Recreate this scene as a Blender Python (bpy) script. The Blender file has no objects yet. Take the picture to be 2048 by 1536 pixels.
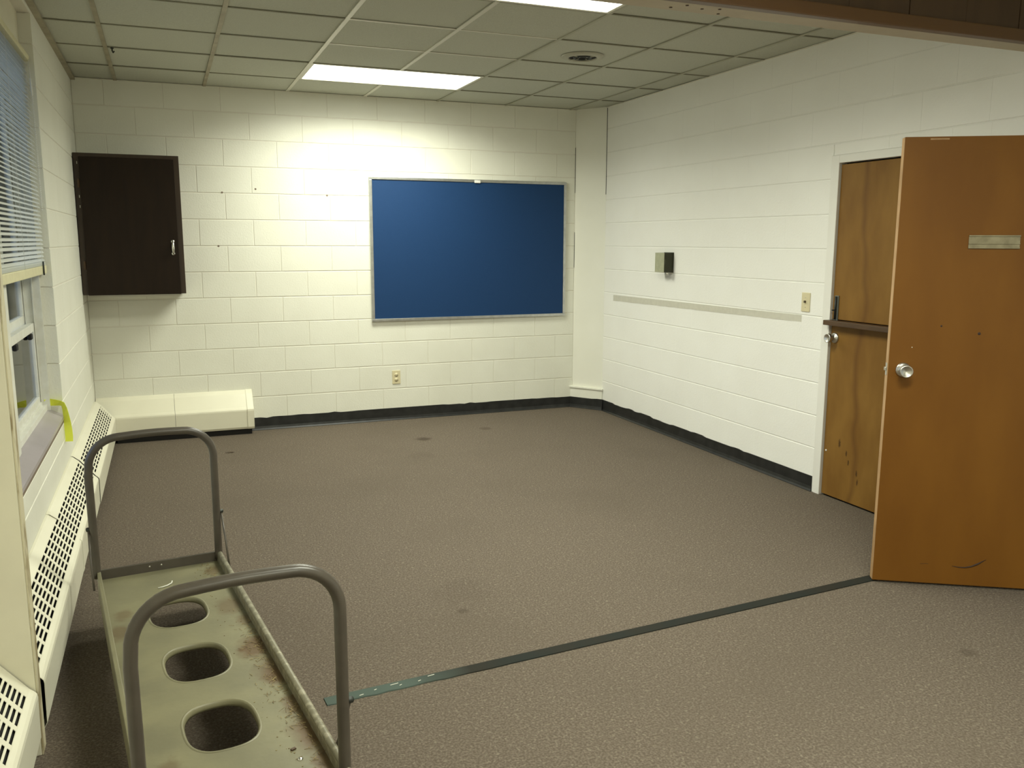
import bpy, bmesh, math, random
from mathutils import Vector, Matrix
from mathutils.geometry import tessellate_polygon

rnd = random.Random(7)
SC = bpy.context.scene
COL = SC.collection

# ------------------------------------------------------------------ camera
cam = bpy.data.cameras.new('camera')
cam.sensor_width = 36.0
cam.lens = 36.0 * 1716.47 / 2048.0
cam.clip_start = 0.02
cam_ob = bpy.data.objects.new('camera', cam)
COL.objects.link(cam_ob)
Rr = Vector((0.92809936, -0.37232276, 0.00271057))
Ru = Vector((0.05857648, 0.15319681, 0.98645807))
Rf = Vector((0.36769604, 0.91537233, -0.16399122))
M = Matrix((Rr, Ru, -Rf)).transposed().to_4x4()
M.translation = Vector((0.55205, -7.18251, 1.53687))
cam_ob.matrix_world = M
SC.camera = cam_ob

# ------------------------------------------------------------------ world, lights, exposure
LIGHT_COL = (0.985, 1.0, 0.84)
LAMP = 2.2          # radiance of the fluorescent diffusers
TUBES = 15.0        # watts per fitting thrown down by the prismatic lens
SKY = 0.75
w = bpy.data.worlds.new('world'); SC.world = w; w.use_nodes = True
bg = w.node_tree.nodes['Background']
bg.inputs[0].default_value = (0.52, 0.68, 1.0, 1); bg.inputs[1].default_value = SKY
SC.view_settings.view_transform = 'Standard'
SC.view_settings.look = 'None'
SC.view_settings.gamma = 1.0
SC.view_settings.use_curve_mapping = False
SC.view_settings.exposure = 1.62

# ------------------------------------------------------------------ constants of the room
W = 4.230; XE = 4.05; YC = -0.2565; ZC = 2.694
H = 0.2032; B = 0.4064
def zj(i): return 2.714 - H * i
YN = -9.0           # wall behind the camera
G = 0.615           # ceiling grid pitch

# ------------------------------------------------------------------ materials
def material(name, col, rough=0.6, metal=0.0, col2=None, scale=8.0, stretch=(1, 1, 1), mix=0.5,
             bump=0.0, bscale=60.0, detail=4.0, spec=0.5, coords='pos', contrast=(0.35, 0.65)):
    m = bpy.data.materials.new(name); m.use_nodes = True
    nt = m.node_tree; N = nt.nodes; L = nt.links
    b = N['Principled BSDF']
    b.inputs['Base Color'].default_value = (*col, 1)
    b.inputs['Roughness'].default_value = rough
    b.inputs['Metallic'].default_value = metal
    b.inputs['Specular IOR Level'].default_value = spec
    if coords == 'pos':
        src = N.new('ShaderNodeNewGeometry').outputs['Position']
    else:
        src = N.new('ShaderNodeTexCoord').outputs['Object']
    mp = N.new('ShaderNodeMapping'); mp.inputs['Scale'].default_value = stretch
    L.new(src, mp.inputs[0])
    if col2 is not None:
        n = N.new('ShaderNodeTexNoise'); n.inputs['Scale'].default_value = scale
        n.inputs['Detail'].default_value = detail
        L.new(mp.outputs[0], n.inputs['Vector'])
        r = N.new('ShaderNodeMapRange')
        r.inputs['From Min'].default_value = contrast[0]; r.inputs['From Max'].default_value = contrast[1]
        r.inputs['To Max'].default_value = mix
        L.new(n.outputs['Fac'], r.inputs['Value'])
        x = N.new('ShaderNodeMix'); x.data_type = 'RGBA'
        x.inputs['A'].default_value = (*col, 1); x.inputs['B'].default_value = (*col2, 1)
        L.new(r.outputs[0], x.inputs['Factor'])
        L.new(x.outputs['Result'], b.inputs['Base Color'])
    if bump:
        n2 = N.new('ShaderNodeTexNoise'); n2.inputs['Scale'].default_value = bscale
        n2.inputs['Detail'].default_value = 3
        L.new(mp.outputs[0], n2.inputs['Vector'])
        bp = N.new('ShaderNodeBump'); bp.inputs['Strength'].default_value = bump
        bp.inputs['Distance'].default_value = 0.004
        L.new(n2.outputs['Fac'], bp.inputs['Height'])
        L.new(bp.outputs[0], b.inputs['Normal'])
    return m

def mixin(m, fac_socket, col):
    """blend another base colour into a material by a mask socket"""
    nt = m.node_tree; N = nt.nodes; L = nt.links
    b = N['Principled BSDF']
    x = N.new('ShaderNodeMix'); x.data_type = 'RGBA'
    if b.inputs['Base Color'].is_linked:
        L.new(b.inputs['Base Color'].links[0].from_socket, x.inputs['A'])
    else:
        x.inputs['A'].default_value = b.inputs['Base Color'].default_value
    x.inputs['B'].default_value = (*col, 1)
    L.new(fac_socket, x.inputs['Factor'])
    L.new(x.outputs['Result'], b.inputs['Base Color'])

def spot_mask(m, centre, radius, amount, warp=0.5, squash=(1, 1, 1)):
    nt = m.node_tree; N = nt.nodes; L = nt.links
    g = N.new('ShaderNodeNewGeometry')
    n = N.new('ShaderNodeTexNoise'); n.inputs['Scale'].default_value = 1.6 / radius
    L.new(g.outputs['Position'], n.inputs['Vector'])
    s = N.new('ShaderNodeVectorMath'); s.operation = 'SUBTRACT'; s.inputs[1].default_value = centre
    L.new(g.outputs['Position'], s.inputs[0])
    q = N.new('ShaderNodeVectorMath'); q.operation = 'MULTIPLY'; q.inputs[1].default_value = squash
    L.new(s.outputs[0], q.inputs[0])
    le = N.new('ShaderNodeVectorMath'); le.operation = 'LENGTH'
    L.new(q.outputs[0], le.inputs[0])
    ad = N.new('ShaderNodeMath'); ad.operation = 'MULTIPLY_ADD'
    ad.inputs[1].default_value = radius * warp * 2; L.new(n.outputs['Fac'], ad.inputs[0])
    L.new(le.outputs['Value'], ad.inputs[2])
    r = N.new('ShaderNodeMapRange')
    r.inputs['From Min'].default_value = radius * (1 + warp); r.inputs['From Max'].default_value = radius * (0.5 + warp)
    r.inputs['To Max'].default_value = amount
    L.new(ad.outputs[0], r.inputs['Value'])
    return r.outputs[0]

MT = {}
MT['block_white'] = material('painted_block_white', (0.87, 0.86, 0.81), 0.5, col2=(0.83, 0.815, 0.76), scale=3.0, mix=0.5, bump=0.2, bscale=90)
MT['joint_white'] = material('painted_mortar_white', (0.82, 0.815, 0.76), 0.6)
MT['block'] = material('painted_block', (0.79, 0.785, 0.69), 0.52, col2=(0.73, 0.72, 0.62), scale=3.0, mix=0.5, bump=0.25, bscale=90)
MT['joint'] = material('painted_mortar', (0.74, 0.71, 0.62), 0.6, bump=0.2, bscale=120)
MT['crack'] = material('open_crack', (0.05, 0.045, 0.04), 0.9)
MT['plaster'] = material('painted_plaster', (0.80, 0.79, 0.70), 0.45, col2=(0.76, 0.75, 0.65), scale=4, mix=0.5)
MT['jambpaint'] = material('cream_jamb_paint', (0.78, 0.745, 0.58), 0.4, col2=(0.68, 0.64, 0.50), scale=5, mix=0.6, bump=0.1, bscale=40)
MT['chipped'] = material('chipped_edge_paint', (0.60, 0.55, 0.38), 0.5, col2=(0.30, 0.24, 0.13), scale=22, stretch=(1, 1, .35), mix=0.9, contrast=(.52, .62))
MT['frame_white'] = material('white_frame_paint', (0.80, 0.785, 0.73), 0.45)
MT['window_white'] = material('window_paint', (0.72, 0.72, 0.66), 0.4, col2=(0.60, 0.59, 0.50), scale=20, mix=0.5)
MT['tile'] = material('ceiling_tile_fibre', (0.54, 0.55, 0.46), 0.9, col2=(0.46, 0.46, 0.38), scale=160, mix=0.7, bump=0.6, bscale=220)
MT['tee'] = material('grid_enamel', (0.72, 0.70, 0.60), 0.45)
MT['tee_brown_shade'] = material('grid_enamel_brown_shade', (0.40, 0.36, 0.25), 0.55, col2=(0.28, 0.24, 0.16), scale=9, mix=0.8)  # brown stain, but mostly the dim light at left put into the colour
MT['base'] = material('black_vinyl', (0.010, 0.011, 0.011), 0.38, col2=(0.03, 0.03, 0.03), scale=14, mix=0.6)
MT['heater'] = material('cream_enamel', (0.79, 0.765, 0.62), 0.36, col2=(0.73, 0.70, 0.56), scale=3, mix=0.6)
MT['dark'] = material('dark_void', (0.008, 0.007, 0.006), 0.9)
MT['brown'] = material('dark_stained_wood', (0.011, 0.0055, 0.0025), 0.45, col2=(0.016, 0.008, 0.0035), scale=6, stretch=(3, 3, .4), mix=0.8, spec=0.2)
MT['brown2'] = material('dark_stained_frame', (0.035, 0.018, 0.007), 0.5, col2=(0.022, 0.011, 0.005), scale=6, stretch=(3, 3, .4), mix=0.8)
MT['chrome'] = material('chrome', (0.75, 0.74, 0.70), 0.22, 1.0)
MT['satin'] = material('satin_steel', (0.62, 0.60, 0.55), 0.34, 1.0)
MT['alu'] = material('aluminium_frame', (0.60, 0.61, 0.60), 0.38, 1.0, col2=(0.45, 0.46, 0.45), scale=25, mix=0.6)
MT['blue'] = material('blue_board_cloth', (0.0065, 0.036, 0.115), 0.6, spec=.25, col2=(0.009, 0.045, 0.135), scale=180, mix=0.7, bump=0.25, bscale=500)
MT['ivory'] = material('ivory_plastic', (0.66, 0.59, 0.38), 0.4)
MT['ivory_dark'] = material('ivory_shadow_slot', (0.10, 0.08, 0.05), 0.6)
MT['tapegrey'] = material('old_tape', (0.60, 0.58, 0.49), 0.6, col2=(0.54, 0.52, 0.44), scale=30, mix=0.6)
MT['beige_trim'] = material('beige_header_paint', (0.52, 0.45, 0.33), 0.6, col2=(0.46, 0.39, 0.28), scale=12, mix=0.5)
MT['stain_trim'] = material('stained_trim', (0.125, 0.062, 0.022), 0.45, col2=(0.12, 0.06, 0.025), scale=8, stretch=(.5, 4, 4), mix=0.8)
MT['panelwood'] = material('header_plywood', (0.085, 0.048, 0.024), 0.5, col2=(0.065, 0.036, 0.019), scale=4, stretch=(4, 4, .6), mix=0.8)
MT['shelfwood'] = material('shelf_wood', (0.085, 0.045, 0.018), 0.5, col2=(0.05, 0.026, 0.012), scale=8, stretch=(3, .6, 3), mix=0.7)
MT['edgewood'] = material('door_edge_wood', (0.50, 0.31, 0.15), 0.5, col2=(0.33, 0.19, 0.08), scale=30, stretch=(1, 1, .3), mix=0.7)
MT['door_far'] = material('birch_door_aged', (0.235, 0.122, 0.026), 0.5, col2=(0.170, 0.080, 0.015), scale=3.0, stretch=(1.5, 2.2, .9), mix=0.8, detail=6, spec=.25)
MT['door_near'] = material('birch_door', (0.200, 0.082, 0.010), 0.46, col2=(0.160, 0.062, 0.007), scale=2.4, stretch=(2, 2, .7), mix=0.8, detail=6, spec=.25)
MT['scuff'] = material('scuff_black', (0.03, 0.012, 0.006), 0.6)
MT['holder'] = material('tarnished_holder', (0.34, 0.30, 0.20), 0.45, 0.6, col2=(0.22, 0.19, 0.12), scale=25, mix=.8)
MT['iron'] = material('blackened_iron', (0.05, 0.055, 0.05), 0.5, 0.7)
MT['zinc'] = material('dull_zinc', (0.16, 0.17, 0.15), 0.5, 0.6)
MT['cart'] = material('olive_enamel', (0.215, 0.200, 0.115), 0.42, col2=(0.150, 0.140, 0.085), scale=5, mix=0.8, bump=0.12, bscale=40)
MT['cartpipe'] = material('grey_brown_enamel', (0.085, 0.072, 0.056), 0.32, col2=(0.062, 0.052, 0.042), scale=14, mix=0.7)
MT['cartrail'] = material('worn_rail', (0.20, 0.185, 0.125), 0.45, col2=(0.40, 0.37, 0.27), scale=40, mix=0.6, contrast=(.5, .62))
MT['rubber'] = material('caster_rubber', (0.02, 0.02, 0.02), 0.6)
MT['straw'] = material('straw_debris', (0.34, 0.27, 0.12), 0.8, col2=(0.10, 0.06, 0.03), scale=60, mix=0.9)
MT['scrap'] = material('white_plastic', (0.75, 0.75, 0.68), 0.4)
MT['yellow'] = material('yellow_tape', (0.80, 0.86, 0.06), 0.45, col2=(0.72, 0.78, 0.10), scale=12, mix=0.6)
MT['slat'] = material('blind_slat', (0.80, 0.81, 0.76), 0.40)
MT['cream_plastic'] = material('cream_plastic', (0.70, 0.66, 0.42), 0.45, col2=(0.62, 0.58, 0.36), scale=25, mix=0.6)
MT['cord'] = material('blind_cord', (0.80, 0.80, 0.74), 0.5)
MT['sill'] = material('sill_tile', (0.42, 0.38, 0.40), 0.28, col2=(0.36, 0.33, 0.34), scale=6, mix=0.6)
MT['sill_edge'] = material('sill_edge', (0.20, 0.15, 0.11), 0.6)
MT['asphalt'] = material('asphalt', (0.16, 0.16, 0.16), 0.9, col2=(0.12, 0.12, 0.12), scale=6, mix=0.8)
MT['outside_wall'] = material('outside_brick', (0.20, 0.18, 0.17), 0.9)
MT['track'] = material('floor_track_metal', (0.018, 0.021, 0.018), 0.75, spec=.12, col2=(0.028, 0.021, 0.014), scale=5, mix=0.5)
MT['tee_mid'] = material('grid_enamel_shaded', (0.42, 0.41, 0.32), 0.6)  # right-hand tees: shade at the tile edges put into the colour
MT['tee_dark'] = material('grid_cross_shaded', (0.26, 0.25, 0.18), 0.7)  # cross tees: tile-edge shade painted in as a darker colour
MT['vent'] = material('vent_enamel', (0.44, 0.43, 0.34), 0.5)
def sheet(name, col, k):
    m = material(name, col, 0.3, col2=tuple(c * .75 for c in col), scale=30, mix=.6); nt_ = m.node_tree
    o_ = [q for q in nt_.nodes if q.type == 'OUTPUT_MATERIAL'][0]; t_ = nt_.nodes.new('ShaderNodeBsdfTransparent'); t_.inputs[0].default_value = (.8, .82, .7, 1)
    x_ = nt_.nodes.new('ShaderNodeMixShader'); x_.inputs[0].default_value = k
    nt_.links.new(nt_.nodes['Principled BSDF'].outputs[0], x_.inputs[1]); nt_.links.new(t_.outputs[0], x_.inputs[2]); nt_.links.new(x_.outputs[0], o_.inputs[0]); return m
MT['guard'] = sheet('clear_guard_bright', (0.52, 0.52, 0.36), .2)  # clear plastic; the front's brighter reflection is put into its colour
MT['guard_side'] = sheet('clear_guard_shaded', (0.06, 0.06, 0.035), .55)  # same clear plastic, its dimmer side painted in as a dark tint
MT['thermo'] = material('thermostat_case', (0.06, 0.06, 0.035), 0.4, col2=(0.03, 0.03, 0.02), scale=40, mix=0.7)

# carpet: fine mottled pile, a few old stains
MT['carpet'] = material('carpet', (0.182, 0.148, 0.116), 0.95, col2=(0.106, 0.086, 0.066), scale=130, mix=1.0, bump=0.9, bscale=260, detail=2, spec=0.1, contrast=(.32, .62))
cm = MT['carpet']; N = cm.node_tree.nodes; L = cm.node_tree.links
gg = N.new('ShaderNodeNewGeometry'); n = N.new('ShaderNodeTexNoise'); n.inputs['Scale'].default_value = 75; n.inputs['Detail'].default_value = 1
L.new(gg.outputs['Position'], n.inputs['Vector'])
r = N.new('ShaderNodeMapRange'); r.inputs['From Min'].default_value = .60; r.inputs['From Max'].default_value = .72; r.inputs['To Max'].default_value = .42
L.new(n.outputs['Fac'], r.inputs['Value']); mixin(cm, r.outputs[0], (0.28, 0.245, 0.19))
n = N.new('ShaderNodeTexNoise'); n.inputs['Scale'].default_value = 1.3; n.inputs['Detail'].default_value = 3
L.new(gg.outputs['Position'], n.inputs['Vector'])
r = N.new('ShaderNodeMapRange'); r.inputs['From Min'].default_value = .5; r.inputs['From Max'].default_value = .75; r.inputs['To Max'].default_value = .35
L.new(n.outputs['Fac'], r.inputs['Value']); mixin(cm, r.outputs[0], (0.11, 0.09, 0.068))
for c, rad, am in (((2.364, -.805, 0), .07, .7), ((.918, -.713, 0), .04, .7), ((1.632, -3.942, 0), .03, .4), ((2.95, -.62, 0), .06, .4),
                   ((1.7, -3.75, 0), .16, .12), ((3.3, -5.0, 0), .04, .4), ((2.2, -1.3, 0), .12, .1)):
    mixin(cm, spot_mask(cm, c, rad, am), (0.05, 0.038, 0.028))

# tray dirt
tm = MT['cart'].copy(); tm.name = 'olive_enamel_dirty'; MT['tray'] = tm
for c, rad, am in (((.855, -4.95, .2), .10, .8), ((.80, -4.55, .2), .10, .6), ((.70, -4.0, .2), .08, .5), ((.34, -3.95, .2), .05, .45), ((.75, -4.38, .2), .09, .85), ((.83, -4.78, .2), .06, .7), ((.80, -4.6, .2), .07, .7), ((.66, -3.62, .2), .05, .5), ((.49, -5.0, .2), .05, .4),
                   ((.33, -4.1, .2), .06, .5), ((.86, -5.1, .2), .05, .7), ((.74, -4.15, .2), .05, .5)):
    mixin(tm, spot_mask(tm, c, rad, am, squash=(1.4, .8, 1)), (0.10, 0.050, 0.015))

# darker grain streak on the dutch door
dm = MT['door_far']; N = dm.node_tree.nodes; L = dm.node_tree.links
gg = N.new('ShaderNodeNewGeometry'); sp = N.new('ShaderNodeSeparateXYZ'); L.new(gg.outputs['Position'], sp.inputs[0])
nz = N.new('ShaderNodeTexNoise'); nz.noise_dimensions = '1D'; nz.inputs['Scale'].default_value = 1.3; L.new(sp.outputs['Z'], nz.inputs['W'])
ma = N.new('ShaderNodeMath'); ma.operation = 'MULTIPLY_ADD'; ma.inputs[1].default_value = 0.28; L.new(nz.outputs['Fac'], ma.inputs[0]); L.new(sp.outputs['Y'], ma.inputs[2])
sb = N.new('ShaderNodeMath'); sb.operation = 'ADD'; sb.inputs[1].default_value = 3.22; L.new(ma.outputs[0], sb.inputs[0])
ab = N.new('ShaderNodeMath'); ab.operation = 'ABSOLUTE'; L.new(sb.outputs[0], ab.inputs[0])
r = N.new('ShaderNodeMapRange'); r.inputs['From Min'].default_value = .03; r.inputs['From Max'].default_value = .0; r.inputs['To Max'].default_value = .45
L.new(ab.outputs[0], r.inputs['Value']); mixin(dm, r.outputs[0], (0.09, 0.035, 0.01))
for c, rad in (((W, -3.27, .35), .018), ((W, -3.33, .30), .014), ((W, -3.35, .25), .012), ((W, -3.42, .20), .014), ((W, -3.43, .15), .014)):
    mixin(dm, spot_mask(dm, c, rad, .75, squash=(.01, 1.7, .6)), (0.03, 0.012, 0.005))
dn = MT['door_near']
for c, rad, am in (((3.71, -4.47, .95), .03, .0),):
    pass

sm = MT['slat'].node_tree.nodes['Principled BSDF']
_nt = MT['slat'].node_tree; _o = [n_ for n_ in _nt.nodes if n_.type == 'OUTPUT_MATERIAL'][0]
_t = _nt.nodes.new('ShaderNodeBsdfTranslucent'); _t.inputs[0].default_value = (.75, .78, .74, 1)
_m = _nt.nodes.new('ShaderNodeMixShader'); _m.inputs[0].default_value = .35
_nt.links.new(sm.outputs[0], _m.inputs[1]); _nt.links.new(_t.outputs[0], _m.inputs[2]); _nt.links.new(_m.outputs[0], _o.inputs[0])
em = bpy.data.materials.new('lit_diffuser'); em.use_nodes = True
N = em.node_tree.nodes; N.clear(); L = em.node_tree.links
o = N.new('ShaderNodeOutputMaterial'); e = N.new('ShaderNodeEmission'); e.inputs[0].default_value = (*LIGHT_COL, 1); e.inputs[1].default_value = LAMP
L.new(e.outputs[0], o.inputs[0]); MT['lit'] = em
gl = bpy.data.materials.new('window_glass'); gl.use_nodes = True
N = gl.node_tree.nodes; N.clear(); L = gl.node_tree.links
o = N.new('ShaderNodeOutputMaterial'); mx = N.new('ShaderNodeMixShader'); fr = N.new('ShaderNodeFresnel'); fr.inputs[0].default_value = 1.5
tr = N.new('ShaderNodeBsdfTransparent'); tr.inputs[0].default_value = (.88, .92, .93, 1); gs = N.new('ShaderNodeBsdfGlossy'); gs.inputs['Roughness'].default_value = .02
L.new(fr.outputs[0], mx.inputs[0]); L.new(tr.outputs[0], mx.inputs[1]); L.new(gs.outputs[0], mx.inputs[2]); L.new(mx.outputs[0], o.inputs[0]); MT['glass'] = gl

# ------------------------------------------------------------------ helpers
def link(name, me, mat, parent=None, loc=None, rot=None):
    if mat is not None and not me.materials:
        me.materials.append(MT[mat])
    ob = bpy.data.objects.new(name, me); COL.objects.link(ob)
    if parent is not None: ob.parent = parent
    if loc is not None: ob.location = loc
    if rot is not None: ob.rotation_euler = rot
    return ob

def tag(o, label=None, cat=None, group=None, kind=None):
    if label: o['label'] = label
    if cat: o['category'] = cat
    if group: o['group'] = group
    if kind: o['kind'] = kind
    return o

def empty(name, loc, rz=0, label=None, cat=None, group=None, kind=None):
    o = bpy.data.objects.new(name, None); COL.objects.link(o)
    o.location = loc; o.rotation_euler = (0, 0, rz); o.empty_display_size = .1
    return tag(o, label, cat, group, kind)

def mesh(name, V, F, smooth=False):
    me = bpy.data.meshes.new(name); me.from_pydata([tuple(v) for v in V], [], F); me.update()
    if smooth:
        for p in me.polygons: p.use_smooth = True
    return me

class MB:
    """collects boxes, tubes and lathes into one mesh"""
    def __init__(s): s.V = []; s.F = []; s.sm = []
    def add(s, V, F, smooth=False):
        o = len(s.V); s.V += [tuple(v) for v in V]
        s.F += [[i + o for i in f] for f in F]; s.sm += [smooth] * len(F); return s
    def box(s, x0, x1, y0, y1, z0, z1, b=0.0):
        x0, x1 = min(x0, x1), max(x0, x1); y0, y1 = min(y0, y1), max(y0, y1); z0, z1 = min(z0, z1), max(z0, z1)
        bm = bmesh.new(); bmesh.ops.create_cube(bm, size=1)
        for v in bm.verts:
            v.co = Vector(((x0 + x1) / 2 + v.co.x * (x1 - x0), (y0 + y1) / 2 + v.co.y * (y1 - y0), (z0 + z1) / 2 + v.co.z * (z1 - z0)))
        if b:
            b = min(b, .45 * min(x1 - x0, y1 - y0, z1 - z0))
            bmesh.ops.bevel(bm, geom=bm.edges[:], offset=b, segments=2, affect='EDGES', profile=.6)
        bm.verts.index_update()
        s.add([v.co.copy() for v in bm.verts], [[v.index for v in f.verts] for f in bm.faces]); bm.free(); return s
    def obox(s, o, ax, ay, az, b=0.0):
        """box from corner o along the three edge vectors"""
        o, ax, ay, az = map(Vector, (o, ax, ay, az))
        t = MB().box(0, 1, 0, 1, 0, 1)
        if b:
            t = MB().box(0, ax.length, 0, ay.length, 0, az.length, b)
            ax, ay, az = ax.normalized(), ay.normalized(), az.normalized()
        return s.add([o + ax * v[0] + ay * v[1] + az * v[2] for v in t.V], t.F)
    def tube(s, pts, r, n=12, closed=False, cap=True):
        pts = [Vector(p) for p in pts]; K = len(pts); V = []; F = []
        T = []
        for i in range(K):
            if closed: t = pts[(i + 1) % K] - pts[i - 1]
            else: t = pts[min(i + 1, K - 1)] - pts[max(i - 1, 0)]
            T.append(t.normalized())
        u = T[0].orthogonal().normalized()
        for i in range(K):
            u = (u - T[i] * u.dot(T[i])).normalized(); v = T[i].cross(u)
            ri = r[i] if isinstance(r, (list, tuple)) else r
            for k in range(n):
                a = 2 * math.pi * k / n; V.append(pts[i] + u * math.cos(a) * ri + v * math.sin(a) * ri)
        for i in range(K if closed else K - 1):
            j = (i + 1) % K
            for k in range(n):
                F.append([i * n + k, i * n + (k + 1) % n, j * n + (k + 1) % n, j * n + k])
        s.add(V, F, True)
        if cap and not closed:
            o = len(s.V) - len(V)
            s.F += [[o + k for k in range(n)][::-1], [o + (K - 1) * n + k for k in range(n)]]; s.sm += [False, False]
        return s
    def lathe(s, prof, o, axis, n=24, cap=False):
        """prof: (radius, distance along axis)"""
        o = Vector(o); a = Vector(axis).normalized(); u = a.orthogonal().normalized(); v = a.cross(u); V = []; F = []
        for r, h in prof:
            for k in range(n):
                t = 2 * math.pi * k / n; V.append(o + a * h + (u * math.cos(t) + v * math.sin(t)) * max(r, 1e-5))
        for i in range(len(prof) - 1):
            for k in range(n):
                F.append([i * n + k, i * n + (k + 1) % n, (i + 1) * n + (k + 1) % n, (i + 1) * n + k])
        return s.add(V, F, True)
    def prism(s, poly, h0, h1, f):
        """extrude a 2-D polygon; f(a, b, h) gives the point"""
        n = len(poly)
        V = [f(a, b, h0) for a, b in poly] + [f(a, b, h1) for a, b in poly]
        F = [list(range(n))[::-1], [n + i for i in range(n)]] + [[i, (i + 1) % n, n + (i + 1) % n, n + i] for i in range(n)]
        return s.add(V, F)
    def build(s, name, mat, parent=None, loc=None, rot=None):
        me = bpy.data.meshes.new(name); me.from_pydata(s.V, [], s.F); me.update()
        bm = bmesh.new(); bm.from_mesh(me); bmesh.ops.recalc_face_normals(bm, faces=bm.faces[:]); bm.to_mesh(me); bm.free()
        for p, f in zip(me.polygons, s.sm): p.use_smooth = f
        return link(name, me, mat, parent, loc, rot)

def box(name, x0, x1, y0, y1, z0, z1, mat, parent=None, b=0.0):
    return MB().box(x0, x1, y0, y1, z0, z1, b).build(name, mat, parent)

def struct(name, ob, label):
    ob.name = name; tag(ob, label, None, None, 'structure'); return ob

# ------------------------------------------------------------------ block walls
bcache = {}
def block_mesh(wd, ht, gv, gh, mt='block'):
    """front faces -y at y=0; bevelled rim runs back to the mortar plane"""
    k = (round(wd, 3), round(ht, 3), gv, gh, mt)
    if k in bcache: return bcache[k]
    D = 0.0045; bv = 0.0022
    x0, x1, z0, z1 = gv / 2, wd - gv / 2, gh / 2, ht - gh / 2
    V = []
    kx = 1.0 if gv > .002 else .12
    for (e, y) in ((0, 0.02), (0, 0.0018), (bv, 0.0)):
        V += [(x0 + e * kx, y, z0 + e), (x1 - e * kx, y, z0 + e), (x1 - e * kx, y, z1 - e), (x0 + e * kx, y, z1 - e)]
    F = [[8, 9, 10, 11]]
    for l in (0, 4):
        for i in range(4): F.append([l + i, l + (i + 1) % 4, l + 4 + (i + 1) % 4, l + 4 + i])
    me = mesh('concrete_block', V, F); me.materials.append(MT[mt]); bcache[k] = me
    return me

def lay(parent, to_world, rz, length, phases, rows, holes, gv=.0035, gh=.006, zmin=0.0, ztop=ZC + .02, mt='block'):
    """rows of blocks; along-wall coordinate a in [0, length]; holes: list of (a0, a1, z0, z1) left open"""
    for i in rows:
        z1 = min(zj(i), ztop); z0 = max(zj(i + 1), zmin)
        if z1 - z0 < .02: continue
        ph = phases[i % 2]
        js = [0.0] + [a for a in (ph + B * k for k in range(-3, 40)) if .03 < a < length - .03] + [length]
        for a0, a1 in zip(js[:-1], js[1:]):
            pieces = [(a0, a1, z0, z1)]
            for h in holes:
                nxt = []
                for p in pieces:
                    if p[1] <= h[0] + 1e-4 or p[0] >= h[1] - 1e-4 or p[3] <= h[2] + 1e-4 or p[2] >= h[3] - 1e-4:
                        nxt.append(p); continue
                    if p[0] < h[0]: nxt.append((p[0], h[0], p[2], p[3]))
                    if p[1] > h[1]: nxt.append((h[1], p[1], p[2], p[3]))
                    m0, m1 = max(p[0], h[0]), min(p[1], h[1])
                    if p[3] > h[3]: nxt.append((m0, m1, h[3], p[3]))
                    if p[2] < h[2]: nxt.append((m0, m1, p[2], h[2]))
                pieces = nxt
            for p in pieces:
                if p[1] - p[0] < .02 or p[3] - p[2] < .012: continue
                link('concrete_block', block_mesh(p[1] - p[0], p[3] - p[2], gv, gh, mt), None, parent, to_world(p[0], p[2]), (0, 0, rz))

REC = .0032   # depth of the joints
# back wall
wb = struct('wall_back', box('wall_back', -.25, XE + .35, REC, .2, -.05, ZC + .12, 'joint'), 'painted cream concrete block wall at the far end of the room')
lay(wb, lambda a, z: (a, 0, z), 0, XE, (.208, .005), range(0, 13), [])
# right wall, with the dutch-door opening; ends at the open door's jamb
DY0, DY1 = -3.075, -4.12      # outer edges of the door frame
DZ = 2.035
wr_m = MB()
wr_m.box(W + REC, W + .2, YC - .05 + .35, DY0, -.05, ZC + .12)
wr_m.box(W + REC, W + .2, DY0, DY1, DZ, ZC + .12)
wr_m.box(W + REC, W + .2, DY1, -4.80, -.05, ZC + .12)
wr_m.box(W + REC, W + .2, -4.80, -5.72, 2.03, ZC + .12)
wr_m.box(W + REC, W + .2, -5.72, YN, -.05, ZC + .12)
wr_m.box(W + .9, W + 1.0, -6.5, -2.8, -.05, ZC + .12)
wr = struct('wall_right', wr_m.build('wall_right', 'joint_white'), 'painted white concrete block wall on the right with the doors')
LR = 4.80 + YC
lay(wr, lambda a, z: (W, YC - a, z), -math.pi / 2, 4.80 + YC, ((2.883 + YC) % B, (2.883 + YC + B / 2) % B), range(0, 13),
    [(-DY0 + YC, -DY1 + YC, -1, DZ)], gv=.0003, gh=.0055, mt='block_white')
# left wall with window opening
WY0, WY1, WZ0, WZ1 = -2.06, -4.24, .605, 2.66
wl_m = MB()
wl_m.box(-.2, -REC, WY0 + .004, .2, -.05, ZC + .12)
wl_m.box(-.2, -REC, WY1, WY0 + .004, -.05, WZ0 - .03)
wl_m.box(-.2, -REC, WY1, WY0 + .004, WZ1, ZC + .12)
wl_m.box(-.2, -REC, YN, WY1, -.05, ZC + .12)
wl = struct('wall_left', wl_m.build('wall_left', 'joint'), 'painted cream block wall on the left with the window')
lay(wl, lambda a, z: (0, -4.42 + a, z), math.pi / 2, 4.42, (.12, .12 + B / 2), range(0, 13),
    [(4.42 + WY1, 4.42 + WY0, WZ0 - .035, WZ1)], gv=.0003, gh=.006)
# near-room walls behind the partition line
struct('wall_near', box('wall_near', -.2, W + 1.0, YN, YN - .15, -.05, ZC + .12, 'plaster'), 'plain painted wall behind the camera')
# reveal blocks of the window (far jamb)
for i in range(0, 11):
    z1 = min(zj(i), WZ1); z0 = max(zj(i + 1), WZ0)
    if z1 - z0 > .03:
        link('concrete_block', block_mesh(.058, z1 - z0, .0, .006), None, wl, (-.06, WY0, z0), (0, 0, 0))
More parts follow.
